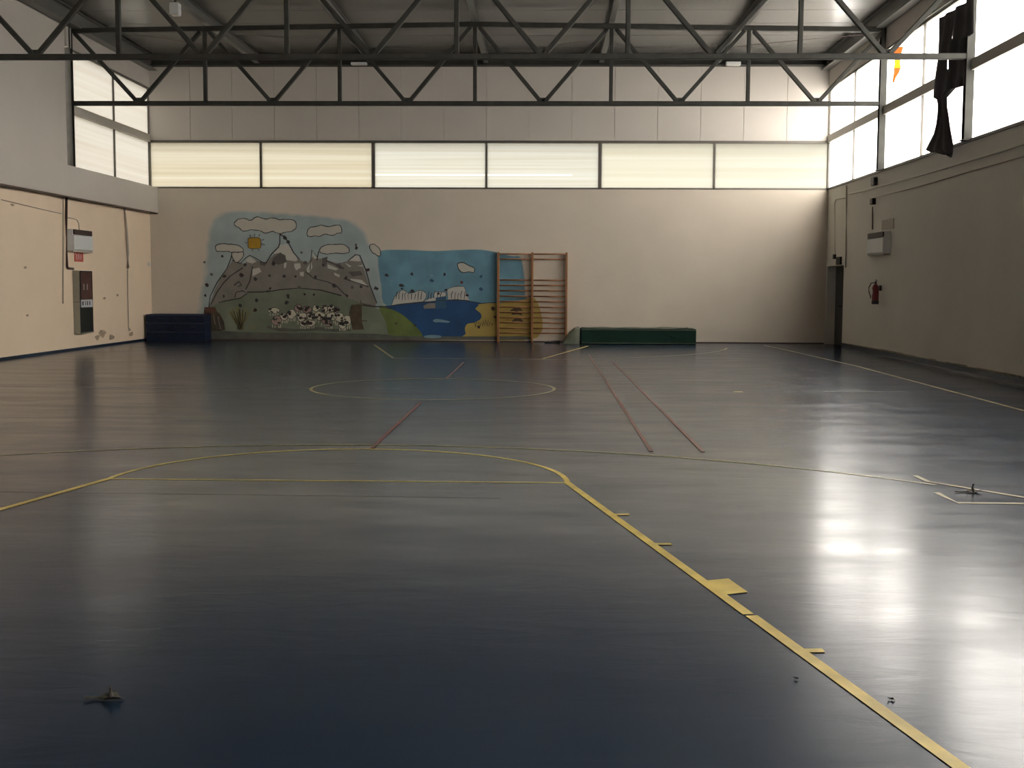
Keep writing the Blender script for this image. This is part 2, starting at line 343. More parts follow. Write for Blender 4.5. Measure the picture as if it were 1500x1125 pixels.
# ------------------------------------------------------------------ court lines (paint on the floor)
def ribbon(name, pts, wdt, m, z=0.002, label=None, closed=False, parent=floor, gaps=()):
    bm = bmesh.new(); n = len(pts); L, R_ = [], []
    for i, p in enumerate(pts):
        if closed: a, b = pts[i-1], pts[(i+1) % n]
        else: a, b = pts[max(i-1, 0)], pts[min(i+1, n-1)]
        d = Vector((b[0]-a[0], b[1]-a[1])).normalized(); nn = Vector((-d.y, d.x))*wdt/2
        L.append(bm.verts.new((p[0]+nn.x, p[1]+nn.y, z))); R_.append(bm.verts.new((p[0]-nn.x, p[1]-nn.y, z)))
    rng = range(n if closed else n-1)
    for i in rng:
        j = (i+1) % n
        if any(g0 <= i/n < g1 for g0, g1 in gaps): continue
        bm.faces.new((R_[i], R_[j], L[j], L[i]))
    o = obj(name, bm, m, parent)
    if label: o['label'] = label
    return o
def arc(c, r, a0, a1, n=64): return [(c[0]+r*math.cos(math.radians(a0+(a1-a0)*i/n)), c[1]+r*math.sin(math.radians(a0+(a1-a0)*i/n))) for i in range(n+1)]
def rot(p): a = 0.0049; return (p[0]*math.cos(a)-p[1]*math.sin(a), p[0]*math.sin(a)+p[1]*math.cos(a))
Y_, YW, RD, RF, WL = M['yellow'], M['yellow_worn'], M['red'], M['red_faint'], M['white_line']
ribbon('court_line', [rot(p) for p in ((-1.8, 0), (1.8, 0))], 0.035, Y_, 0.0020)
ribbon('court_line', [rot(p) for p in arc((0, 0), 1.8, 0, 180)], 0.045, Y_, 0.0024)
ribbon('court_line', [rot(p) for p in arc((0, -4.225), 6.318, 42.5, 182, 96)], 0.045, YW, 0.0028)
for s in (-1, 1):
    pts = [(s*(1.8-yy*1.2/5.8), yy) for yy in (0, -1, -2, -3, -3.68)]
    ribbon('court_line', [rot(p) for p in pts], 0.055, Y_, 0.0032)
    pts = [(s*(1.806-yy*1.2/5.8), yy) for yy in (-3.70, -4.5, -5.8)]
    ribbon('court_line', [rot(p) for p in pts], 0.058, Y_, 0.0032)
    ribbon('court_line', [(s*6.32, -4.4), (s*6.32, -5.8)], 0.05, YW, 0.0030)
    for yy in (-1.27, -2.17, -4.22):
        xe = s*(1.8-yy*1.2/5.8); ribbon('court_line', [(xe, yy), (xe+s*0.13, yy+0.01)], 0.05, Y_, 0.0036)
    xe = 1.8+3.15*1.2/5.8
    bm = bmesh.new(); bm.faces.new([bm.verts.new((s*a, b, 0.0040)) for a, b in ((2.44, -3.05), (2.59, -2.99), (2.645, -3.265), (2.50, -3.33))]); obj('court_block', bm, Y_, floor)
ribbon('court_line', [(-7.6, -5.8), (7.6, -5.8)], 0.05, Y_, 0.0021)
ribbon('court_line', [rot(p) for p in arc((0, 8.41), 1.8, 0, 360, 96)[:-1]], 0.05, YW, 0.0025, closed=True)
ribbon('court_line', [(-7.6, 8.15), (-1.8, 8.2)], 0.035, WL, 0.0020)
ribbon('court_line', [(1.95, 8.2), (3.3, 8.2)], 0.035, WL, 0.0020)
ribbon('court_line', [(-0.9, 8.25), (-0.45, 8.25)], 0.035, WL, 0.0020)
ribbon('court_line', [(0.3, 8.25), (0.6, 8.25)], 0.035, WL, 0.0020)
ribbon('court_line', [(5.71, 8.28), (6.93, 8.33)], 0.05, WL, 0.0020)
ribbon('court_line', [(4.37, 8.15), (4.50, 8.16)], 0.10, Y_, 0.0020)
ribbon('court_line', [(4.46, 5.51), (4.59, 5.52)], 0.08, RF, 0.0020, 'orange dash')
ribbon('court_line', [(7.62, -5.8), (7.60, 5.7), (7.66, 13.9), (7.45, 20), (7.34, 22.0)], 0.06, YW, 0.0022)
ribbon('court_line', [(0, 1.85), (0, 6.2)], 0.038, RD, 0.0042, 'red line')
ribbon('court_line', [(0, 10.2), (0, 14.5)], 0.038, RF, 0.0042, 'faded red line')
ribbon('court_line', [(2.61, 1.8), (2.59, 17.2)], 0.038, RF, 0.0044, 'faded red line')
ribbon('court_line', [(3.09, 1.8), (2.98, 14.9)], 0.038, RF, 0.0044, 'faded red line')
ribbon('court_line', [(-2.76, 21.08), (-1.57, 15.6)], 0.06, YW, 0.0022)
ribbon('court_line', [(1.57, 15.7), (2.70, 21.05)], 0.06, Y_, 0.0022)
ribbon('court_line', [(-1.57, 15.55), (1.57, 15.65)], 0.04, YW, 0.0024)
ribbon('court_line', arc((0, 21.4), 6.2, 280, 352, 40), 0.05, YW, 0.0026)
ribbon('court_line', [(4.55, -0.28), (4.565, -0.70), (7.5, -0.72)], 0.05, YW, 0.0026)
ribbon('court_line', [tuple(at(a_, b_, 2, 0))[:2] for a_, b_ in ((1340, 697), (1360, 706), (1400, 712.5), (1500, 729))]+[(5.75, -1.2), (6.32, -4.4)], 0.045, YW, 0.0034)
# a thin dark joint of the resin across the floor
ribbon('floor_joint', [(-3.2, -0.62), (0.2, -0.66), (1.3, -0.69)], 0.007, M['black'], 0.0016)

# ------------------------------------------------------------------ murals (flat paint on the back wall)
def mm(name, c, var=0.15, scale=2.5): return mat(name, c, 0.7, var=var, scale=scale)
P = dict(
    sky=mm('mural_pale_blue', (0.33, 0.395, 0.40), 0.16, 1.2), sky2=mm('mural_blue', (0.125, 0.27, 0.35), 0.22, 1.6), rock=mm('mural_grey', (0.20, 0.185, 0.16), 0.14),
    rock2=mm('mural_dark_grey', (0.10, 0.09, 0.08)), cloud=mm('mural_cloud_white', (0.48, 0.455, 0.385), 0.06), white=mm('mural_white', (0.50, 0.48, 0.43), 0.08), line=mm('mural_black_line', (0.035, 0.03, 0.03), 0.3),
    sun=mm('mural_sun_orange', (0.42, 0.24, 0.015)), meadow=mm('mural_grey_green', (0.165, 0.19, 0.135), 0.2, 1.5), green=mm('mural_green', (0.13, 0.175, 0.045), 0.2), sea=mm('mural_sea_blue', (0.012, 0.060, 0.165), 0.25, 1.5),
    sand=mm('mural_sand_yellow', (0.42, 0.31, 0.085), 0.12), stump=mm('mural_brown', (0.075, 0.055, 0.032), 0.3, 5), stump2=mm('mural_brown_red', (0.11, 0.045, 0.03), 0.2), grass=mm('mural_olive', (0.20, 0.18, 0.07)), pink=mm('mural_pink', (0.33, 0.23, 0.20)),
    cow=mm('mural_cow_cream', (0.55, 0.52, 0.40), 0.1), dark=mm('mural_dark_brown', (0.04, 0.02, 0.018), 0.3), base=mm('mural_dark_foot', (0.10, 0.105, 0.085), 0.25), red=mm('mural_red', (0.16, 0.02, 0.02)), teal=mm('mural_dark_blue', (0.03, 0.09, 0.16)), mid=mm('mural_mid_blue', (0.20, 0.31, 0.36), 0.2))
LIFT = [0.0]
def W(px, py, layer): p = at(px, py, 1, YB); return (p.x, YB-0.0015-0.0012*layer-LIFT[0], p.z)
def A(s, x0, y0): return lambda pts: [(x0+a/s, y0+b/s) for a, b in pts]
c6 = A(5, 280, 290); c7 = A(4.545, 530, 340); cB = A(8.333, 560, 400); cC = A(7.5, 370, 420); cD = A(9.375, 420, 310); cE = A(9.375, 290, 300); cG = A(11.25, 290, 400)
def poly_bm(bm, pts, layer):
    vs = [bm.verts.new(W(a, b, layer)) for a, b in pts]
    f = bm.faces.new(vs); return f
def fixdir(bm):
    bm.normal_update()
    for f in bm.faces:
        if f.normal.y > 0: f.normal_flip()
def smooth(pts, k=4):
    n = len(pts); out = []
    for i in range(n):
        p0, p1, p2, p3 = pts[i-1], pts[i], pts[(i+1) % n], pts[(i+2) % n]
        for j in range(k):
            t = j/k
            out.append(tuple(0.5*(2*p1[q]+(p2[q]-p0[q])*t+(2*p0[q]-5*p1[q]+4*p2[q]-p3[q])*t*t+(3*p1[q]-p0[q]-3*p2[q]+p3[q])*t**3) for q in (0, 1)))
    return out
def paint(name, pts, key, layer, parent, sm=True):
    bm = bmesh.new(); poly_bm(bm, smooth(pts) if sm else pts, layer); fixdir(bm)
    return obj(name, bm, P[key], parent)
def stroke_bm(bm, pts, wpx, layer, closed=False):
    n = len(pts); L, R_ = [], []
    for i, p in enumerate(pts):
        a, b = (pts[i-1], pts[(i+1) % n]) if closed else (pts[max(i-1, 0)], pts[min(i+1, n-1)])
        d = Vector((b[0]-a[0], b[1]-a[1]))
        if d.length < 1e-6: d = Vector((1, 0))
        d.normalize(); ww = wpx*(0.75+0.5*random.random())/2
        L.append(bm.verts.new(W(p[0]-d.y*ww, p[1]+d.x*ww, layer))); R_.append(bm.verts.new(W(p[0]+d.y*ww, p[1]-d.x*ww, layer)))
    for i in range(n if closed else n-1):
        j = (i+1) % n; bm.faces.new((L[i], L[j], R_[j], R_[i]))
def stroke(name, lines, wpx, key, layer, parent, closed=False):
    for pts in lines[1:]: stroke(name, [pts], wpx, key, layer, parent, closed)
    lines = lines[:1]
    bm = bmesh.new()
    for pts in lines: stroke_bm(bm, pts, wpx, layer, closed)
    fixdir(bm); return obj(name, bm, P[key], parent)
def soft_patch(name, pts, key, layer, parent, inset=0.90, under=None):
    """paint with a sprayed edge that thins out over the wall paint beneath it"""
    m = P[key].copy(); m.name = key+'_sprayed_edge'; nt = m.node_tree; L = nt.links.new; b_ = nt.nodes['Principled BSDF']
    at_ = nt.nodes.new('ShaderNodeAttribute'); at_.attribute_name = 'cover'
    nz = nt.nodes.new('ShaderNodeTexNoise'); nz.inputs['Scale'].default_value = 3; nz.inputs['Detail'].default_value = 5
    tc = [n for n in nt.nodes if n.type == 'TEX_COORD'][0]; L(tc.outputs['Object'], nz.inputs['Vector'])
    ad = nt.nodes.new('ShaderNodeMath'); ad.operation = 'MULTIPLY_ADD'; L(nz.outputs[0], ad.inputs[0]); ad.inputs[1].default_value = 0.9; L(at_.outputs['Fac'], ad.inputs[2])
    sb = nt.nodes.new('ShaderNodeMapRange'); sb.inputs[1].default_value = 0.5; sb.inputs[2].default_value = 1.2; L(ad.outputs[0], sb.inputs[0])
    mx = nt.nodes.new('ShaderNodeMix'); mx.data_type = 'RGBA'; L(sb.outputs[0], mx.inputs[0]); mx.inputs[6].default_value = (*(under or (0.60, 0.53, 0.44)), 1)
    old = b_.inputs['Base Color'].links[0].from_socket; L(old, mx.inputs[7]); L(mx.outputs[2], b_.inputs['Base Color'])
    p = smooth(pts); cx = sum(a for a, b in p)/len(p); cy = sum(b for a, b in p)/len(p)
    bm = bmesh.new(); lay = bm.verts.layers.float.new('cover')
    o = [bm.verts.new(W(a, b, layer)) for a, b in p]; i_ = [bm.verts.new(W(cx+(a-cx)*inset, cy+(b-cy)*inset, layer)) for a, b in p]
    for v in i_: v[lay] = 1.0
    n = len(p)
    for k in range(n): bm.faces.new((o[k], o[(k+1) % n], i_[(k+1) % n], i_[k]))
    bm.faces.new(i_); fixdir(bm)
    return obj(name, bm, m, parent)
def cloud(pts, parent, layer=5, wpx=1.2, k=4):
    c = paint('painted_cloud', pts, 'cloud', layer, parent)
    s = smooth(pts, 3); s = [(a+random.uniform(-.5, .5), b+random.uniform(-.5, .5)) for a, b in s]
    stroke('outline', [s], wpx, 'line', layer+1, c, closed=True); return c
mu = thing('mural', 'painted mountain mural with grey peaks, clouds, sun and cows, left end of the back wall', 'mural', (-5.2, YB, 0.0))
soft_patch('painted_sky', c6([(60, 1040), (45, 760), (75, 560), (95, 360), (120, 200), (200, 110), (330, 85), (520, 95), (760, 110), (1000, 130), (1180, 160), (1270, 230), (1320, 330), (1390, 380), (1440, 560), (1450, 800), (1450, 1040), (700, 1045)]), 'sky', 0, mu)
paint('painted_mountain', c6([(130, 800), (170, 680), (230, 560), (300, 460), (390, 480), (440, 440), (540, 480), (600, 420), (640, 370), (720, 390), (790, 450), (850, 480), (890, 430), (980, 450), (1080, 480), (1150, 460), (1210, 415), (1250, 470), (1290, 600), (1360, 770), (1300, 860), (700, 860), (250, 860)]), 'rock', 1, mu, sm=False)
paint('painted_meadow', c6([(130, 800), (240, 750), (340, 735), (430, 690), (600, 675), (790, 662), (960, 680), (1100, 715), (1250, 770), (1330, 790), (1400, 830), (1470, 1000), (1000, 1030), (240, 1035), (170, 1030), (120, 950)]), 'meadow', 2, mu, sm=False)
soft_patch('painted_ground_band', c6([(90, 975), (500, 985), (1000, 990), (1440, 1000), (1460, 1042), (900, 1046), (400, 1046), (90, 1046)]), 'base', 3, mu, 0.985, (0.165, 0.19, 0.135))
# snow
for q in ([(600, 400), (650, 345), (700, 335), (740, 380), (780, 450), (770, 465), (700, 455), (660, 400), (610, 410)], [(1145, 460), (1200, 415), (1225, 420), (1240, 465), (1200, 462)], [(405, 440), (430, 432), (480, 465), (450, 480), (410, 470)], [(450, 520), (500, 510), (515, 540), (450, 575)], [(755, 480), (800, 478), (805, 510), (770, 530), (755, 505)], [(845, 520), (880, 460), (890, 510), (860, 550), (848, 540)], [(1000, 485), (1080, 520), (1060, 530), (1000, 515)], [(1045, 545), (1090, 565), (1085, 580), (1050, 565)], [(1165, 590), (1250, 600), (1300, 650), (1270, 640), (1170, 610)], [(795, 545), (825, 540), (825, 575), (800, 570)], [(1130, 475), (1175, 500), (1160, 508), (1135, 485)], [(680, 480), (700, 465), (695, 510), (680, 515)], [(880, 395), (910, 430), (960, 440), (900, 445)], [(1215, 495), (1260, 490), (1255, 503)]):
    paint('painted_snow', c6(q), 'white', 3, mu, sm=False)
for q in ([(600, 440), (650, 400), (690, 420), (700, 470), (640, 490), (590, 470)], [(500, 465), (560, 470), (540, 500), (505, 490)], [(1150, 540), (1240, 535), (1260, 565), (1180, 575)], [(960, 440), (1000, 430), (990, 500), (960, 505)], [(1060, 480), (1110, 500), (1100, 525), (1070, 505)]):
    paint('painted_rock', c6(q), 'rock2', 4, mu, sm=False)
stroke('outline', [c6(l) for l in ([(130, 800), (140, 720), (190, 620), (260, 520), (290, 450), (300, 400)], [(145, 780), (190, 690), (240, 620), (290, 570), (380, 510)], [(300, 455), (360, 480), (400, 440), (430, 420), (470, 440), (540, 480)], [(545, 480), (590, 410), (640, 360), (650, 330), (650, 270)], [(650, 265), (690, 290), (720, 340), (750, 400), (795, 450)], [(1150, 460), (1205, 415), (1235, 420), (1280, 530), (1310, 640), (1360, 770)], [(400, 670), (430, 610), (445, 530), (450, 500)], [(550, 690), (650, 672), (790, 660), (950, 675), (1100, 715)], [(200, 765), (300, 745), (360, 735), (410, 700), (380, 680), (330, 690), (320, 730)], [(410, 690), (530, 688), (580, 676)], [(840, 540), (900, 590), (1000, 615), (1060, 640), (1150, 730)], [(1250, 785), (1330, 795), (1410, 800)], [(990, 460), (1060, 490), (1120, 520)], [(870, 530), (885, 380), (930, 440)], [(920, 460), (935, 390)], [(1120, 590), (1210, 620), (1300, 650)], [(315, 640), (350, 610), (370, 640), (340, 650)])], 1.5, 'line', 5, mu)
cloud(c6([(315, 195), (345, 155), (395, 150), (430, 165), (480, 140), (530, 150), (560, 155), (600, 145), (650, 160), (700, 155), (755, 165), (770, 210), (740, 245), (690, 250), (650, 262), (600, 245), (550, 258), (500, 240), (430, 235), (385, 245), (350, 220)]), mu)
cloud(c6([(850, 245), (870, 215), (910, 210), (950, 200), (1000, 210), (1060, 200), (1095, 205), (1105, 250), (1070, 260), (1030, 275), (980, 265), (940, 280), (890, 280), (855, 280)]), mu)
cloud(c6([(945, 370), (985, 345), (1050, 340), (1110, 340), (1150, 360), (1160, 390), (1140, 405), (1060, 405), (1000, 410), (950, 400)]), mu)
cloud(c6([(180, 350), (230, 335), (290, 340), (350, 350), (385, 385), (340, 400), (290, 395), (240, 390), (190, 390)]), mu)
cloud(c6([(300, 400), (350, 395), (385, 400), (375, 440), (345, 470), (315, 460)]), mu, 6)
cloud(c6([(1310, 345), (1340, 340), (1380, 375), (1390, 410), (1375, 425), (1345, 410), (1315, 385)]), mu)
sn = paint('painted_sun', c6([(418, 300), (440, 291), (490, 290), (510, 302), (512, 350), (500, 370), (440, 372), (418, 360)]), 'sun', 4, mu)
stroke('outline', [c6([(418, 300), (440, 291), (490, 290), (510, 302), (512, 350), (500, 370), (440, 372), (418, 360)])], 0.8, 'line', 5, sn, closed=True)
stroke('sun_ray', [c6(l) for l in ([(465, 285), (465, 262)], [(435, 283), (430, 268)], [(495, 282), (505, 265)], [(517, 310), (535, 303)], [(517, 335), (540, 345)], [(410, 330), (395, 328)], [(450, 378), (450, 390)], [(490, 378), (500, 385)])], 1.0, 'line', 5, sn)
# climbers and animals drawn small: dark dabs
random.seed(3)
dabs = [(228, 428), (100, 472), (148, 560), (115, 638), (105, 715), (245, 575), (370, 565), (395, 490), (470, 595), (240, 720), (605, 480), (680, 575), (765, 572), (835, 475), (910, 582), (965, 490), (1110, 512), (1135, 585), (1045, 642), (1295, 525), (1350, 660), (1180, 655), (580, 662), (790, 655), (710, 720), (700, 765), (830, 705), (900, 708), (480, 750), (470, 820), (1140, 715), (1210, 365), (1208, 345), (655, 270), (685, 292), (710, 320), (1245, 650), (1085, 490), (575, 570), (360, 785), (1330, 795), (810, 400)]
for (a, b) in dabs:
    r = random.uniform(8.5, 16); n = 7
    paint('painted_figure', c6([(a+r*random.uniform(.6, 1.3)*math.cos(6.283*k/n), b+r*random.uniform(.6, 1.4)*math.sin(6.283*k/n)) for k in range(n)]), random.choice(['line', 'line', 'dark', 'rock2']), 6, mu, sm=False)
# reeds
stroke('painted_reeds', [cG([(700+random.uniform(-60, 60), 930), (680+dx*0.5, 800), (660+dx+random.uniform(-20, 20), 560+abs(dx)*0.3+random.uniform(-20, 40))]) for dx in range(-150, 190, 26)], 1.6, 'grass', 4, mu)
stroke('painted_reeds', [cG([(700+random.uniform(-50, 50), 930), (690+dx*0.6, 780), (670+dx, 600+random.uniform(-20, 60))]) for dx in range(-130, 170, 50)], 0.8, 'line', 5, mu)
stroke('painted_reeds', [cG([(800, 980), (840, 900), (930, 830)]), cG([(900, 930), (950, 880), (1000, 800)]), cG([(880, 900), (960, 940), (1010, 960)])], 1.2, 'grass', 4, mu)
# stump at the left end and post at the right
st = paint('painted_stump', cG([(110, 560), (285, 560), (320, 640), (370, 680), (430, 800), (450, 940), (330, 960), (120, 950), (100, 800), (95, 660)]), 'stump', 6, mu, sm=False)
paint('stump_top', cG([(115, 575), (280, 570), (310, 630), (270, 650), (120, 650)]), 'stump2', 7, st, sm=False)
stroke('bark_line', [cG(l) for l in ([(190, 700), (180, 800), (200, 850)], [(260, 690), (270, 780), (290, 850)], [(330, 720), (350, 830), (380, 930)])], 1.2, 'rock', 8, st)
stroke('bark_line', [cG(l) for l in ([(150, 700), (150, 800), (165, 850)], [(300, 690), (320, 780), (340, 900)], [(380, 760), (410, 850)])], 1.6, 'line', 8, st)
paint('painted_post', cC([(1085, 200), (1180, 190), (1200, 210), (1200, 380), (1225, 470), (1100, 475), (1080, 380), (1060, 290)]), 'stump', 6, mu, sm=False)
stroke('painted_branch', [cC([(1190, 210), (1190, 150)]), cC([(1200, 375), (1260, 375)]), cC([(1200, 200), (1270, 195)])], 1.2, 'stump', 7, mu)
# the crowd of cows
cows = [(235, 265, 60, 30), (265, 370, 62, 48), (345, 330, 40, 40), (430, 300, 50, 44), (505, 235, 46, 34), (540, 330, 60, 48), (600, 250, 50, 34), (640, 320, 46, 40), (700, 240, 42, 34), (740, 320, 60, 44), (800, 370, 56, 36), (790, 240, 34, 40), (865, 240, 44, 34), (870, 330, 56, 44), (950, 340, 56, 48), (1030, 370, 52, 56), (920, 250, 34, 26), (640, 400, 50, 34), (560, 410, 40, 30), (840, 410, 44, 30), (990, 420, 44, 36)]
random.seed(11)
for ci, (a, b, rx, ry) in enumerate(cows):
    rx *= 1.15; ry *= 1.3
    n = 9; ph = random.random()
    body = [(a+rx*random.uniform(.7, 1.05)*math.cos(6.283*(k+ph)/n), b+ry*random.uniform(.65, 1.05)*math.sin(6.283*(k+ph)/n)) for k in range(n)]
    cw = paint('painted_cow', cC(body), random.choice(['cow', 'cow', 'cow', 'pink']), 5+ci % 3, mu, sm=False)
    stroke('leg', [cC([(a+dx, b+ry*0.6), (a+dx+random.uniform(-8, 8), b+ry*1.35)]) for dx in (-rx*.6, -rx*.2, rx*.3, rx*.65)], 1.1, 'cow', 5+ci % 3, cw)
    for q in range(4):
        u, v = a+random.uniform(-.6, .6)*rx, b+random.uniform(-.6, .5)*ry; r = random.uniform(10, 22)
        paint('patch', cC([(u+r*1.2*random.uniform(.6, 1.2)*math.cos(6.283*k/6), v+r*random.uniform(.6, 1.2)*math.sin(6.283*k/6)) for k in range(6)]), random.choice(['line', 'dark', 'line']), 9, cw, sm=False)
    stroke('outline', [cC(body)], 0.9, 'line', 8, cw, closed=True)
stroke('painted_shadow', [cC([(160, 440), (300, 470), (480, 480), (700, 460), (900, 480), (1080, 470)])], 4.5, 'base', 4, mu)
rebase(mu); LIFT[0] = 0.0006

mu2 = thing('mural', 'painted seaside mural with blue water, white cliffs and yellow beach behind the wall bars', 'mural', (0, YB, 0.0))
soft_patch('painted_sky', c7([(120, 125), (300, 118), (480, 125), (640, 118), (760, 115), (860, 125), (1000, 160), (1060, 170), (1085, 300), (1090, 420), (1080, 500), (500, 500), (170, 500), (120, 350), (100, 200)]), 'sky2', 0, mu2, 0.97, (0.42, 0.43, 0.39))
paint('painted_sea', c7([(110, 492), (200, 490), (300, 478), (420, 466), (520, 455), (650, 452), (730, 462), (800, 475), (850, 490), (850, 560), (800, 600), (720, 640), (700, 700), (600, 712), (430, 705), (300, 690), (200, 600)]), 'sea', 1, mu2, sm=False)
paint('painted_hill', c7([(112, 495), (190, 510), (270, 550), (330, 600), (380, 650), (400, 695), (300, 702), (190, 705), (160, 600)]), 'green', 2, mu2)
paint('painted_beach', cB([(1180, 380), (1300, 368), (1400, 365), (1560, 355), (1700, 330), (1890, 340), (1890, 790), (1035, 795), (1020, 740), (1010, 670), (1040, 620), (1120, 605), (1200, 560), (1205, 500), (1150, 450), (1140, 430), (1170, 400)]), 'sand', 2, mu2)
soft_patch('painted_ground_band', c7([(90, 690), (400, 694), (900, 694), (1090, 694), (1090, 716), (600, 718), (100, 718)]), 'base', 3, mu2, 0.98, (0.13, 0.16, 0.12))
for cl in ([(110, 395), (150, 290), (210, 220), (260, 205), (290, 225), (330, 250), (400, 235), (440, 210), (500, 220), (540, 250), (535, 300), (500, 350), (300, 368), (200, 380)], [(800, 325), (790, 200), (860, 170), (930, 160), (1000, 165), (1030, 250), (1065, 335), (900, 322)], [(500, 350), (560, 310), (620, 300), (640, 230), (740, 230), (780, 240), (770, 330), (640, 345)]):
    c = paint('painted_cliff', cB(cl), 'white', 3, mu2, sm=False); stroke('outline', [cB(cl)], 0.8, 'line', 4, c, closed=True)
    x0, x1 = min(a for a, b in cl)+70, max(a for a, b in cl)-50
    stroke('cliff_line', [cB([(x, 215+random.uniform(0, 40)), (x-8+random.uniform(-14, 6), 265), (x-14, 310+random.uniform(0, 30))]) for x in range(int(x0), int(x1), 38)], 0.9, 'dark', 4, c)
paint('painted_boat_reflection', cB([(650, 300), (780, 280), (780, 430), (660, 440)]), 'teal', 5, mu2, sm=False)
paint('painted_wave', cB([(500, 400), (560, 370), (650, 365), (650, 430), (510, 435)]), 'rock', 4, mu2, sm=False)
paint('painted_wave', cB([(620, 575), (680, 560), (820, 590), (800, 605), (700, 600), (640, 600)]), 'mid', 4, mu2)
paint('painted_wave', cB([(520, 765), (620, 755), (710, 765), (700, 790), (530, 790)]), 'mid', 5, mu2)
cloud(c7([(640, 210), (680, 205), (720, 225), (750, 240), (745, 270), (710, 265), (670, 268), (645, 245)]), mu2, 5)
random.seed(5)
for (a, b), key in [((165, 287), 'line'), ((335, 280), 'line'), ((265, 355), 'line'), ((268, 375), 'line'), ((465, 325), 'teal'), ((550, 282), 'line'), ((795, 295), 'teal'), ((795, 380), 'teal'), ((665, 333), 'red'), ((335, 395), 'line'), ((560, 385), 'line'), ((875, 510), 'dark'), ((885, 565), 'stump2'), ((780, 630), 'dark'), ((230, 608), 'stump'), ((355, 620), 'stump'), ((95, 375), 'line'), ((700, 420), 'dark'), ((510, 410), 'dark'), ((465, 290), 'mid')]:
    r = random.uniform(9, 15); n = 7
    paint('painted_figure', c7([(a+r*random.uniform(.6, 1.3)*math.cos(6.283*k/n), b+r*random.uniform(.5, 1.2)*math.sin(6.283*k/n)) for k in range(n)]), key, 6, mu2, sm=False)
for (a, b) in [(1030, 540), (1035, 585), (1032, 515)]:
    paint('painted_palm', c7([(a-38+random.uniform(-8, 8), b+10), (a-15, b-12), (a, b-18), (a+22, b-10), (a+38, b+12), (a+5, b+8)]), 'stump', 6, mu2)
stroke('painted_scribble', [cB([(1110+k*28, 640+random.uniform(-40, 20)), (1125+k*28, 600+random.uniform(-40, 20)), (1140+k*28, 650+random.uniform(-40, 20))]) for k in range(9)], 0.7, 'line', 5, mu2)
stroke('outline', [c7([(110, 495), (200, 490), (300, 478), (420, 466), (520, 455), (650, 452), (730, 462), (800, 475), (850, 470), (890, 468)]), c7([(0, 475), (70, 490), (130, 498), (200, 512)])], 1.0, 'line', 6, mu2)
rebase(mu2); LIFT[0] = 0

# ------------------------------------------------------------------ wall bars
wbx = [0.34, 1.257, 2.175]
t = thing('wall_bars', 'wooden gym wall bars in two bays fixed over the beach end of the mural', 'wall bars', (1.257, YB-0.12, 0))
for i, x in enumerate(wbx):
    bm = bmesh.new(); box(bm, (x-0.03, YB-0.19, 0.0), (x+0.03, YB-0.03, 2.42)); obj('upright', bm, M['wood'], t, bevel=0.008)
    for z in (0.5, 1.9): boxes('wall_bracket', M['chrome'], t, ((x-0.02, YB-0.04, z-0.03), (x+0.02, YB-0.012, z+0.03)))
zr = [at(780, p, 1, YB-0.12).z for p in (372.2, 379.6, 410.4, 418.1, 425.8, 434, 441.9, 450, 457.7, 465.4, 472.7, 480.8, 487.8)]
for k, z in enumerate(zr):
    for i in range(2):
        bm = bmesh.new(); yy = YB-0.12 - (0.05 if k == 0 else 0)
        tube(bm, [(wbx[i]+0.028, yy, z), (wbx[i+1]-0.028, yy, z)], 0.02, 8); obj('rung', bm, M['wood'], t, smooth=True)
rebase(t)

# ------------------------------------------------------------------ crash mats and boxes
a = at(850, 504, 2, 0); b = at(1019, 504, 2, 0); y0 = 22.1
t = thing('crash_mat', 'dark green vinyl crash mat lying against the back wall', 'gym mat', (4.05, 22.5, 0))
x0, x1 = 2.55, 5.58
bm = bmesh.new(); box(bm, (x0, y0, 0.0), (x1, YB-0.12, 0.41)); obj('cushion', bm, M['green'], t, bevel=0.03)
bm = bmesh.new()
for z in (0.03, 0.38): tube(bm, [(x0+0.01, y0-0.004, z), (x1-0.01, y0-0.004, z)], 0.007, 6)
obj('piping', bm, M['greygreen'], t)
bm = bmesh.new()
g = [[bm.verts.new((x0+0.04+(x1-x0-0.18)*i/24, y0+0.03+0.72*j/4, 0.415+0.018*math.sin(i*0.9+j)*(0.3+0.7*(i > 17))+0.010)) for j in range(5)] for i in range(25)]
for i in range(24):
    for j in range(4): bm.faces.new((g[i][j], g[i+1][j], g[i+1][j+1], g[i][j+1]))
o = obj('cover_sheet', bm, M['greygreen'], t, smooth=True); s = o.modifiers.new('s', 'SOLIDIFY'); s.thickness = 0.012
for x in (3.2, 4.9):
    bm = bmesh.new(); tube(bm, [(x, y0+0.0, 0.22), (x+0.03, y0-0.03, 0.21), (x+0.17, y0-0.03, 0.21), (x+0.2, y0, 0.22)], 0.012, 6); obj('handle', bm, M['green'], t)
rebase(t)
# folded end flap and thin mat on its left
bm = bmesh.new(); prof = [(2.525, 0.40), (2.40, 0.36), (2.28, 0.26), (2.20, 0.14), (2.11, 0.03), (2.07, 0.012)]
g = []
for i, (x, z) in enumerate(prof): g.append([bm.verts.new((x-0.01+0.01*math.sin(j*1.7), y0+0.02+0.75*j/6, z*(1-0.08*math.sin(j*0.9))+0.012)) for j in range(7)])
for j_ in range(1): pass
lo = [[bm.verts.new((v.co.x, v.co.y, 0.001)) for v in r] for r in g]
for i in range(5):
    for j in range(6): bm.faces.new((g[i][j], g[i+1][j], g[i+1][j+1], g[i][j+1]))
for j, d in ((0, 1), (6, -1)):
    for i in range(5): bm.faces.new((g[i][j], lo[i][j], lo[i+1][j], g[i+1][j]) if d == 1 else (g[i+1][j], lo[i+1][j], lo[i][j], g[i][j]))
for j in range(6): bm.faces.new((g[0][j+1], lo[0][j+1], lo[0][j], g[0][j])); bm.faces.new((g[5][j], lo[5][j], lo[5][j+1], g[5][j+1]))
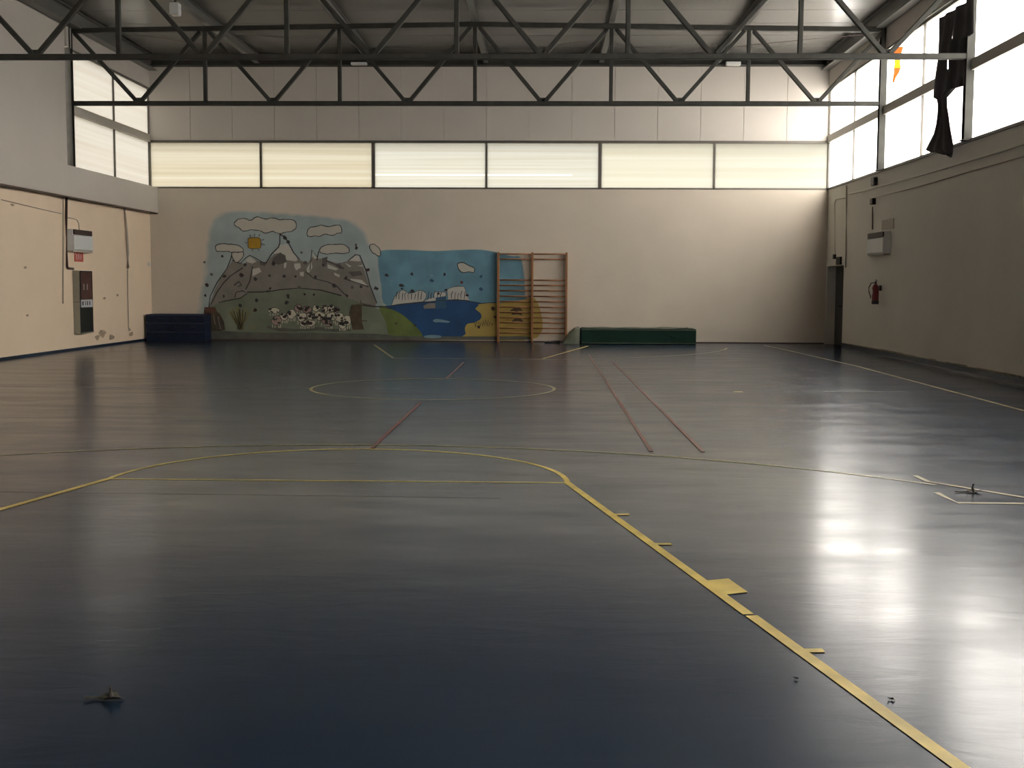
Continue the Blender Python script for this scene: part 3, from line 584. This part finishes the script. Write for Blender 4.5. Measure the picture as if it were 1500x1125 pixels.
o = obj('mat_cover', bm, M['greygreen'], None, smooth=True); tag(o, 'grey canvas cover slumped over the left end of the green crash mat', 'cover')
bm = bmesh.new()
g = [[bm.verts.new((1.60+0.42*i/8, 22.42+0.5*j/3, 0.012+0.03*(i/8)**2+0.012*math.sin(i*1.1+j))) for j in range(4)] for i in range(9)]
for i in range(8):
    for j in range(3): bm.faces.new((g[i][j], g[i+1][j], g[i+1][j+1], g[i][j+1]))
o = obj('thin_mat', bm, M['black'], None, smooth=True); s = o.modifiers.new('s', 'SOLIDIFY'); s.thickness = 0.025; s.offset = 1
tag(o, 'thin black mat on the floor between wall bars and green crash mat', 'mat')

bx0, bx1, by0, by1 = -9.08, -7.50, 22.35, 23.0
t = thing('foam_block', 'navy blue vinyl gym block in the left corner before the mural', 'gym block', ((bx0+bx1)/2, 22.6, 0))
for z0, z1 in ((0.0, 0.27), (0.275, 0.50), (0.505, 0.715)):
    bm = bmesh.new(); box(bm, (bx0, by0, z0), (bx1, by1, z1)); ob = obj('tier', bm, M['navy'], t, bevel=0.015)
    bm = bmesh.new(); tube(bm, [(bx0+0.02, by0-0.003, z1-0.03), (bx1-0.02, by0-0.003, z1-0.03)], 0.006, 6); obj('piping', bm, M['navy_trim'], ob)
    for x in (bx0+0.42, bx0+0.85, bx0+1.27):
        bm = bmesh.new(); zz = (z0+z1)/2; tube(bm, [(x-0.07, by0, zz+0.02), (x-0.05, by0-0.025, zz), (x+0.05, by0-0.025, zz), (x+0.07, by0, zz+0.02)], 0.010, 6); obj('handle', bm, M['black'], ob)
boxes('top_sheet', M['navy_trim'], t, ((bx0+0.1, by0+0.02, 0.716), (bx1-0.05, by1-0.05, 0.725)))
rebase(t)

# ------------------------------------------------------------------ left wall fittings
def wall_unit(s, xw, y0, y1, z0, z1, dp, label):
    t = thing('wall_unit', label, 'wall unit', (xw, (y0+y1)/2, z0), 'white boxy wall units')
    bm = bmesh.new(); xf = xw - s*dp
    # body: flat front, sloping shoulder under a dark louvre
    prof = [(xw, z0), (xf+s*0.03, z0), (xf, z0+0.03), (xf, z1-0.14), (xf+s*0.035, z1-0.12), (xf+s*0.035, z1-0.02), (xf+s*0.02, z1), (xw, z1)]
    r = [[bm.verts.new((a, yy, b)) for a, b in prof] for yy in (y0, y1)]
    for i in range(8): bm.faces.new((r[0][i], r[0][(i+1) % 8], r[1][(i+1) % 8], r[1][i]))
    bm.faces.new(r[0][::-1]); bm.faces.new(r[1]); bmesh.ops.recalc_face_normals(bm, faces=bm.faces); obj('casing', bm, M['white_box'], t)
    g = boxes('louvre', M['slot'], t, ((xf+s*0.033, y0+0.03, z1-0.115), (xf+s*0.0, y1-0.03, z1-0.005)))
    for k in range(4):
        z = z1-0.10+k*0.027; boxes('slat', M['slot'], g, ((xf-s*0.004, y0+0.04, z), (xf+s*0.01, y1-0.04, z+0.006)))
    boxes('base_tray', M['pipe_wall'], t, ((xw, y0-0.01, z0-0.03), (xf+s*0.02, y1+0.01, z0)))
    rebase(t)
wall_unit(-1, XL, 17.44, 18.55, 2.27, 2.75, 0.15, 'white wall unit with brown louvre on the left wall above the red sign')
wall_unit(1, XR, 17.17, 18.45, 2.27, 2.75, 0.17, 'white wall unit with brown louvre on the right wall above the fire extinguisher')
o = boxes('backing_panel', M['pipe_wall'], None, ((XR-0.02, 16.95, 2.80), (XR-0.001, 17.85, 3.02)), bevel=0.004); tag(o, 'flat beige panel on the right wall just above the white wall unit', 'panel')

t = thing('fire_sign', 'small red and white sign on the left wall above the grey cabinet', 'sign', (XL, 18.04, 2.02))
boxes('plate', M['sign_red'], t, ((XL, 17.80, 2.03), (XL+0.012, 18.30, 2.26)), bevel=0.002)
for k in range(3): boxes('pictogram', M['sign_white'], t, ((XL+0.012, 17.90+0.12*k, 2.07), (XL+0.014, 17.93+0.12*k, 2.20+0.02*(k % 2))))
boxes('pictogram', M['sign_white'], t, ((XL+0.012, 17.81, 2.19), (XL+0.014, 17.84, 2.25)))
rebase(t)
t = thing('hose_cabinet', 'tall grey cabinet with dark red upper and black lower door on the left wall', 'cabinet', (XL, 18.04, 0.38))
cx = XL+0.17
boxes('body', M['cabinet'], t, ((XL, 17.66, 0.38), (cx-0.02, 18.40, 1.82)), bevel=0.006)
d1 = boxes('upper_door', M['cab_red'], t, ((cx-0.02, 17.69, 1.16), (cx, 18.38, 1.79)), bevel=0.004)
d2 = boxes('lower_door', M['cab_dark'], t, ((cx-0.02, 17.69, 0.41), (cx, 18.38, 0.98)), bevel=0.004)
p = boxes('sign_plate', M['sign_white'], t, ((cx-0.02, 17.69, 0.985), (cx+0.003, 18.38, 1.155)))
for a_, b_ in ((17.76, 17.84), (17.94, 17.98), (18.04, 18.10), (18.18, 18.24)): boxes('print', M['black'], p, ((cx+0.003, a_, 1.03), (cx+0.004, b_, 1.12)))
for a_ in (17.86, 18.06): boxes('notice', M['sign_white'], d1, ((cx, a_, 1.38), (cx+0.003, a_+0.05, 1.52)))
boxes('frame', M['cab_dark'], t, ((cx-0.005, 17.67, 0.385), (cx+0.004, 17.69, 1.81)), ((cx-0.005, 18.38, 0.385), (cx+0.004, 18.40, 1.81)), ((cx-0.005, 17.67, 1.79), (cx+0.004, 18.40, 1.815)))
boxes('seam', M['slot'], t, ((XL+0.001, 17.66, 1.10), (cx-0.02, 17.66, 1.11)))
rebase(t)
def pipe(name, pts, r, m, label, cat='pipe', group=None):
    bm = bmesh.new(); tube(bm, pts, r, 8); o = obj(name, bm, M[m], None, smooth=True); return tag(o, label, cat, group)
xx = XL+0.03
pipe('drain_pipe', [(xx, 17.38, 3.44), (xx, 17.33, 3.0), (xx, 17.30, 1.92), (xx, 17.33, 1.87), (xx, 17.64, 1.86)], 0.028, 'pipe_brown', 'dark brown pipe running down to the top of the grey cabinet')
pipe('conduit', [(XL+0.02, 17.22, 3.44), (XL+0.02, 17.13, 2.2), (XL+0.02, 17.05, 1.08)], 0.014, 'pipe_wall', 'thin cream conduit just left of the dark brown pipe', 'conduit')
pipe('cable', [(XL+0.012, 17.42, 3.0), (XL+0.012, 17.75, 3.0), (XL+0.012, 17.98, 2.98), (XL+0.012, 18.08, 2.9), (XL+0.012, 18.10, 2.76)], 0.010, 'pipe_wall', 'thin cable looping into the top of the left white wall unit', 'cable')
pipe('cable', [(XL+0.010, 14.2, 3.17), (XL+0.010, 15.6, 3.12), (XL+0.010, 17.1, 3.07)], 0.006, 'pipe_brown', 'thin slack cable along the left wall near the ledge', 'cable')
bm = bmesh.new(); tube(bm, [(XL+0.03, 21.05, 3.44), (XL+0.04, 21.13, 2.9), (XL+0.04, 21.19, 2.3), (XL+0.04, 21.17, 1.95), (XL+0.03, 21.16, 1.86), (XL+0.02, 21.17, 1.2), (XL+0.02, 21.17, 0.42), (XL+0.05, 21.18, 0.32)], [0.022, 0.03, 0.035, 0.035, 0.014, 0.012, 0.012, 0.035], 8)
tag(obj('climbing_rope', bm, M['pipe_wall'], None, smooth=True), 'pale rope hanging down the left wall near the corner', 'rope')
bm = bmesh.new(); lathe(bm, (0, 0, 0), [(0.03, 0), (0.05, 0.01), (0.05, 0.05), (0.03, 0.06)], 14); bm.transform(Matrix.Translation((XL+0.0, 22.85, 2.06)) @ Matrix.Rotation(math.radians(90), 4, 'Y'))
tag(obj('bell', bm, M['white_box'], None, smooth=True), 'small round white fitting in the left corner of the hall', 'fitting')

# ------------------------------------------------------------------ right wall fittings
def run(pts, off=0.022): return [tuple(at(px, py, 0, XR-off)) for px, py in pts]
pipe('conduit', run(((1244, 284), (1281, 275.5), (1355, 255), (1474, 219.5), (1500, 211)))+[(XR-0.022, 3.0, 3.84)], 0.018, 'pipe_pale', 'pale upper conduit running along the right wall below the windows', 'conduit')
pipe('conduit', run(((1283, 289), (1350, 272), (1420, 251), (1500, 229)))+[(XR-0.022, 3.0, 3.58)], 0.014, 'pipe_wall', 'thin lower conduit running along the right wall below the pale one', 'conduit')
pipe('conduit', run(((1240, 272), (1240, 300), (1239.5, 350), (1238.5, 392))), 0.016, 'pipe_wall', 'vertical conduit beside the dark corner door', 'conduit')
pipe('conduit', run(((1238, 290), (1225, 292), (1223, 297), (1223, 374)), 0.012), 0.009, 'pipe_wall', 'thin conduit bending down to the small fittings over the corner door', 'conduit')
pipe('conduit', run(((1278, 303), (1278, 336)), 0.016), 0.012, 'pipe_brown', 'thin dark conduit dropping to the right white wall unit', 'conduit')
for (px, py), hy, hz, lb in (((1280, 266), 0.14, 0.09, 'small black fitting below the right windows, above the pale conduit'), ((1278, 295), 0.11, 0.07, 'small black fitting on the right wall below the pale conduit')):
    p = at(px, py, 0, XR-0.05); t = thing('junction_box', lb, 'fitting', (XR, p.y, p.z)); 
    boxes('casing', M['black'], t, ((XR-0.08, p.y-hy, p.z-hz), (XR-0.002, p.y+hy, p.z+hz)), bevel=0.01)
    boxes('lid', M['pipe_brown'], t, ((XR-0.088, p.y-hy*0.8, p.z-hz*0.8), (XR-0.08, p.y+hy*0.8, p.z+hz*0.8))); rebase(t)
for (px, py), hy, hz, lb in (((1228.5, 382), 0.22, 0.10, 'dark box on the wall right above the corner door'), ((1222, 376), 0.10, 0.06, 'smaller dark fitting at the upper left of the dark box over the corner door')):
    p = at(px, py, 0, XR-0.03); o = boxes('bell_box', M['black'], None, ((XR-0.05, p.y-hy, p.z-hz), (XR-0.001, p.y+hy, p.z+hz)), bevel=0.01); tag(o, lb, 'fitting')
# fire extinguisher
ex, ey, ez = XR-0.13, 17.78, 1.15
t = thing('fire_extinguisher', 'red fire extinguisher hanging on the right wall', 'fire extinguisher', (ex, ey, ez))
bm = bmesh.new(); lathe(bm, (ex, ey, ez), [(0.068, 0.0), (0.075, 0.02), (0.075, 0.36), (0.062, 0.41), (0.035, 0.44), (0.03, 0.455)], 20); obj('cylinder', bm, M['ext_red'], t, smooth=True)
bm = bmesh.new(); lathe(bm, (ex, ey, ez-0.002), [(0.077, 0.0), (0.079, 0.01), (0.079, 0.07), (0.076, 0.08)], 20); obj('foot_ring', bm, M['black'], t, smooth=True)
bm = bmesh.new(); lathe(bm, (ex, ey, ez+0.45), [(0.022, 0.0), (0.022, 0.05), (0.015, 0.06)], 12); box(bm, (ex-0.012, ey-0.10, ez+0.50), (ex+0.012, ey+0.03, ez+0.515)); box(bm, (ex-0.012, ey-0.09, ez+0.53), (ex+0.012, ey+0.03, ez+0.545)); obj('valve', bm, M['black'], t)
bm = bmesh.new(); tube(bm, [(ex-0.02, ey, ez+0.48), (ex-0.09, ey+0.02, ez+0.47), (ex-0.14, ey+0.03, ez+0.38), (ex-0.14, ey+0.02, ez+0.27), (ex-0.11, ey, ez+0.18), (ex-0.105, ey, ez+0.13)], 0.012, 8); obj('hose', bm, M['black'], t, smooth=True)
boxes('print_band', M['sign_white'], t, ((ex-0.078, ey-0.04, ez+0.22), (ex-0.074, ey+0.04, ez+0.32)))
boxes('wall_bracket', M['black'], t, ((ex+0.08, ey-0.03, ez+0.30), (XR-0.001, ey+0.03, ez+0.42)))
rebase(t)

# ------------------------------------------------------------------ small white fixtures among the steel, cables
def fixture(c, sx, sy, sz, label):
    t = thing('lamp_fixture', label, 'lamp', c)
    boxes('casing', M['white_box'], t, ((c[0]-sx/2, c[1]-sy/2, c[2]), (c[0]+sx/2, c[1]+sy/2, c[2]+sz)), bevel=0.01)
    boxes('diffuser', M['pipe_pale'], t, ((c[0]-sx/2+0.02, c[1]-sy/2+0.02, c[2]-0.012), (c[0]+sx/2-0.02, c[1]+sy/2-0.02, c[2])))
    boxes('bracket', M['steel'], t, ((c[0]-0.02, c[1]-0.02, c[2]+sz), (c[0]+0.02, c[1]+0.02, c[2]+sz+0.12)))
    rebase(t); return t
p = at(257, 22, 1, 14.0); fixture((p.x, 14.0, p.z), 0.17, 0.2, 0.22, 'small white lamp fixture hanging high up near the left purlin')
p = at(526, 95, 1, 22.6); fixture((p.x, 22.6, p.z), 0.42, 0.14, 0.06, 'flat white lamp fixture under the end beam above the mural')
p = at(1074, 96, 1, 22.6); fixture((p.x, 22.6, p.z), 0.38, 0.14, 0.09, 'flat white lamp fixture under the end beam towards the right')
p = [at(px, py, 1, 17.99) for px, py in ((900, 84), (1010, 76), (1090, 67), (1180, 58), (1285, 49))]
pipe('cable', [tuple(q) for q in p], 0.006, 'pipe_brown', 'thin slack cable strung under the ceiling towards the right column', 'cable')
p = [at(px, py, 1, 17.99) for px, py in ((196, 50), (240, 56), (275, 62), (312, 68))]
pipe('cable', [tuple(q) for q in p], 0.006, 'pipe_brown', 'thin slack cable under the ceiling near the left column', 'cable')

# ------------------------------------------------------------------ torn curtain
cs = A(4.687, 1300, 0)
rows = [((356, 122), (588, -12)), ((349, 190), (584, 90)), ((345, 240), (582, 170)), ((340, 300), (580, 228)), ((337, 345), (534, 262)), ((333, 410), (530, 370)), ((322, 490), (538, 455)), ((316, 560), (538, 510)), ((312, 640), (524, 590)), ((314, 672), (470, 602)), ((346, 684), (408, 672)), ((352, 730), (408, 735)), ((346, 790), (418, 800)), ((336, 850), (424, 850)), ((318, 920), (434, 905)), ((290, 975), (448, 960)), ((264, 1030), (460, 1005)), ((300, 1046), (455, 1050)), ((380, 1050), (440, 1085))]
NX = 16; bm = bmesh.new(); g = []
for ri, (l, r) in enumerate(rows):
    row = []
    (lx, ly), (rx, ry) = cs([l, r])
    for i in range(NX+1):
        u = i/NX; q = at(lx+(rx-lx)*u, ly+(ry-ly)*u, 0, HW-0.14)
        tight = abs(rx-lx)/50
        q.x += 0.028*math.sin(u*19+ri*0.25)+0.015*math.sin(u*7+ri*0.5)
        row.append(bm.verts.new(q))
    g.append(row)
for ri in range(len(rows)-1):
    for i in range(NX):
        if i == 7 and (ri in (1, 2, 5)): continue
        bm.faces.new((g[ri][i], g[ri][i+1], g[ri+1][i+1], g[ri+1][i]))
t = thing('torn_curtain', 'torn black curtain hanging down over the right high windows', 'curtain', (HW-0.14, 13.9, Z_SILL))
o = obj('cloth', bm, M['cloth'], t, smooth=True); s = o.modifiers.new('s', 'SOLIDIFY'); s.thickness = 0.006
ya, yb = at(1376, 26, 0, HW-0.14).y, at(1425, 0, 0, HW-0.14).y
bm = bmesh.new(); tube(bm, [(HW-0.12, 12.6, 6.79), (HW-0.12, 16.2, 6.79)], 0.012, 8); obj('curtain_rail', bm, M['frame'], t, smooth=True)
rebase(t)

# ------------------------------------------------------------------ small flag hanging at the window head
for k_, c_ in (('flag_y', (0.85, 0.55, 0.03)), ('flag_r', (0.80, 0.16, 0.03))):
    nt = M[k_].node_tree; tl = nt.nodes.new('ShaderNodeBsdfTranslucent'); tl.inputs[0].default_value = (*c_, 1)
    mx = nt.nodes.new('ShaderNodeMixShader'); mx.inputs[0].default_value = 0.22
    nt.links.new(nt.nodes['Principled BSDF'].outputs[0], mx.inputs[1]); nt.links.new(tl.outputs[0], mx.inputs[2]); nt.links.new(mx.outputs[0], nt.nodes['Material Output'].inputs[0])
fx = HW-0.10
c0 = at(1313, 62, 0, fx)
t = thing('flag', 'small orange and yellow flag hanging at the right windows beside the further column', 'flag', (fx, c0.y, 6.2))
fp = [((1310, 70), (1324, 68)), ((1309, 78), (1322, 76)), ((1309, 84), (1321, 83)), ((1309, 93), (1320, 92)), ((1308, 100), (1321, 99)), ((1308, 107), (1318, 107)), ((1308, 114), (1313, 114)), ((1308, 121), (1310, 121))]
key = ['flag_r', 'flag_r', 'flag_y', 'flag_y', 'flag_r', 'flag_r', 'flag_r']
pts = []
for ri, ((ax, ay), (bx_, by_)) in enumerate(fp):
    pts.append([at(ax+(bx_-ax)*k/6, ay+(by_-ay)*k/6, 0, fx)+Vector((0.02*math.sin(k*1.6+ri*0.4), 0, 0)) for k in range(7)])
for ri, kk in enumerate(key):
    bm = bmesh.new()
    for k in range(6): bm.faces.new([bm.verts.new(v) for v in (pts[ri][k], pts[ri][k+1], pts[ri+1][k+1], pts[ri+1][k])])
    bmesh.ops.remove_doubles(bm, verts=bm.verts, dist=1e-5)
    obj('stripe', bm, M[kk], t, smooth=True)
bm = bmesh.new(); tube(bm, [pts[0][0]+Vector((0, 0, -0.02)), pts[0][6]+Vector((0, 0, 0.01)), pts[0][6]+Vector((0.04, 0, 0.10))], 0.006, 6); obj('cord', bm, M['frame'], t, smooth=True)
rebase(t)

# ------------------------------------------------------------------ litter on the floor
def leaf(px, py, size, label, turn):
    c = at(px, py, 2, 0); bm = bmesh.new(); n = 12; random.seed(int(px))
    vs = []
    for k in range(n):
        a = 6.283*k/n; r = size*(0.55+0.45*abs(math.cos(a*2.5)))*random.uniform(.8, 1.1)
        vs.append(bm.verts.new((c.x+r*math.cos(a+turn), c.y+r*0.55*math.sin(a+turn), 0.004+size*0.35*abs(math.sin(a)))))
    m = bm.verts.new((c.x, c.y, 0.006))
    for k in range(n): bm.faces.new((vs[k], vs[(k+1) % n], m))
    tube(bm, [(c.x, c.y, 0.008), (c.x-size*1.3, c.y+0.01, 0.006), (c.x-size*1.9, c.y, 0.012)], size*0.05, 5)
    tube(bm, [(c.x, c.y, 0.01), (c.x-size*0.15, c.y+0.01, size*0.5), (c.x-size*0.1, c.y, size*0.9)], size*0.10, 5)
    o = obj('dry_leaf', bm, M['leaf'], None); s = o.modifiers.new('s', 'SOLIDIFY'); s.thickness = 0.002; tag(o, label, 'leaf')
leaf(164, 1026, 0.055, 'dry curled leaf on the dark floor at the lower left', 0.3)
leaf(1427, 722, 0.075, 'dry leaf on the floor inside the yellow line corner at the right', 1.2)
leaf(1308, 1026, 0.010, 'tiny dark crumb of litter right of the thick yellow line', 0.5)
leaf(1168, 996, 0.009, 'tiny dark crumb of litter left of the thick yellow line', 2.0)
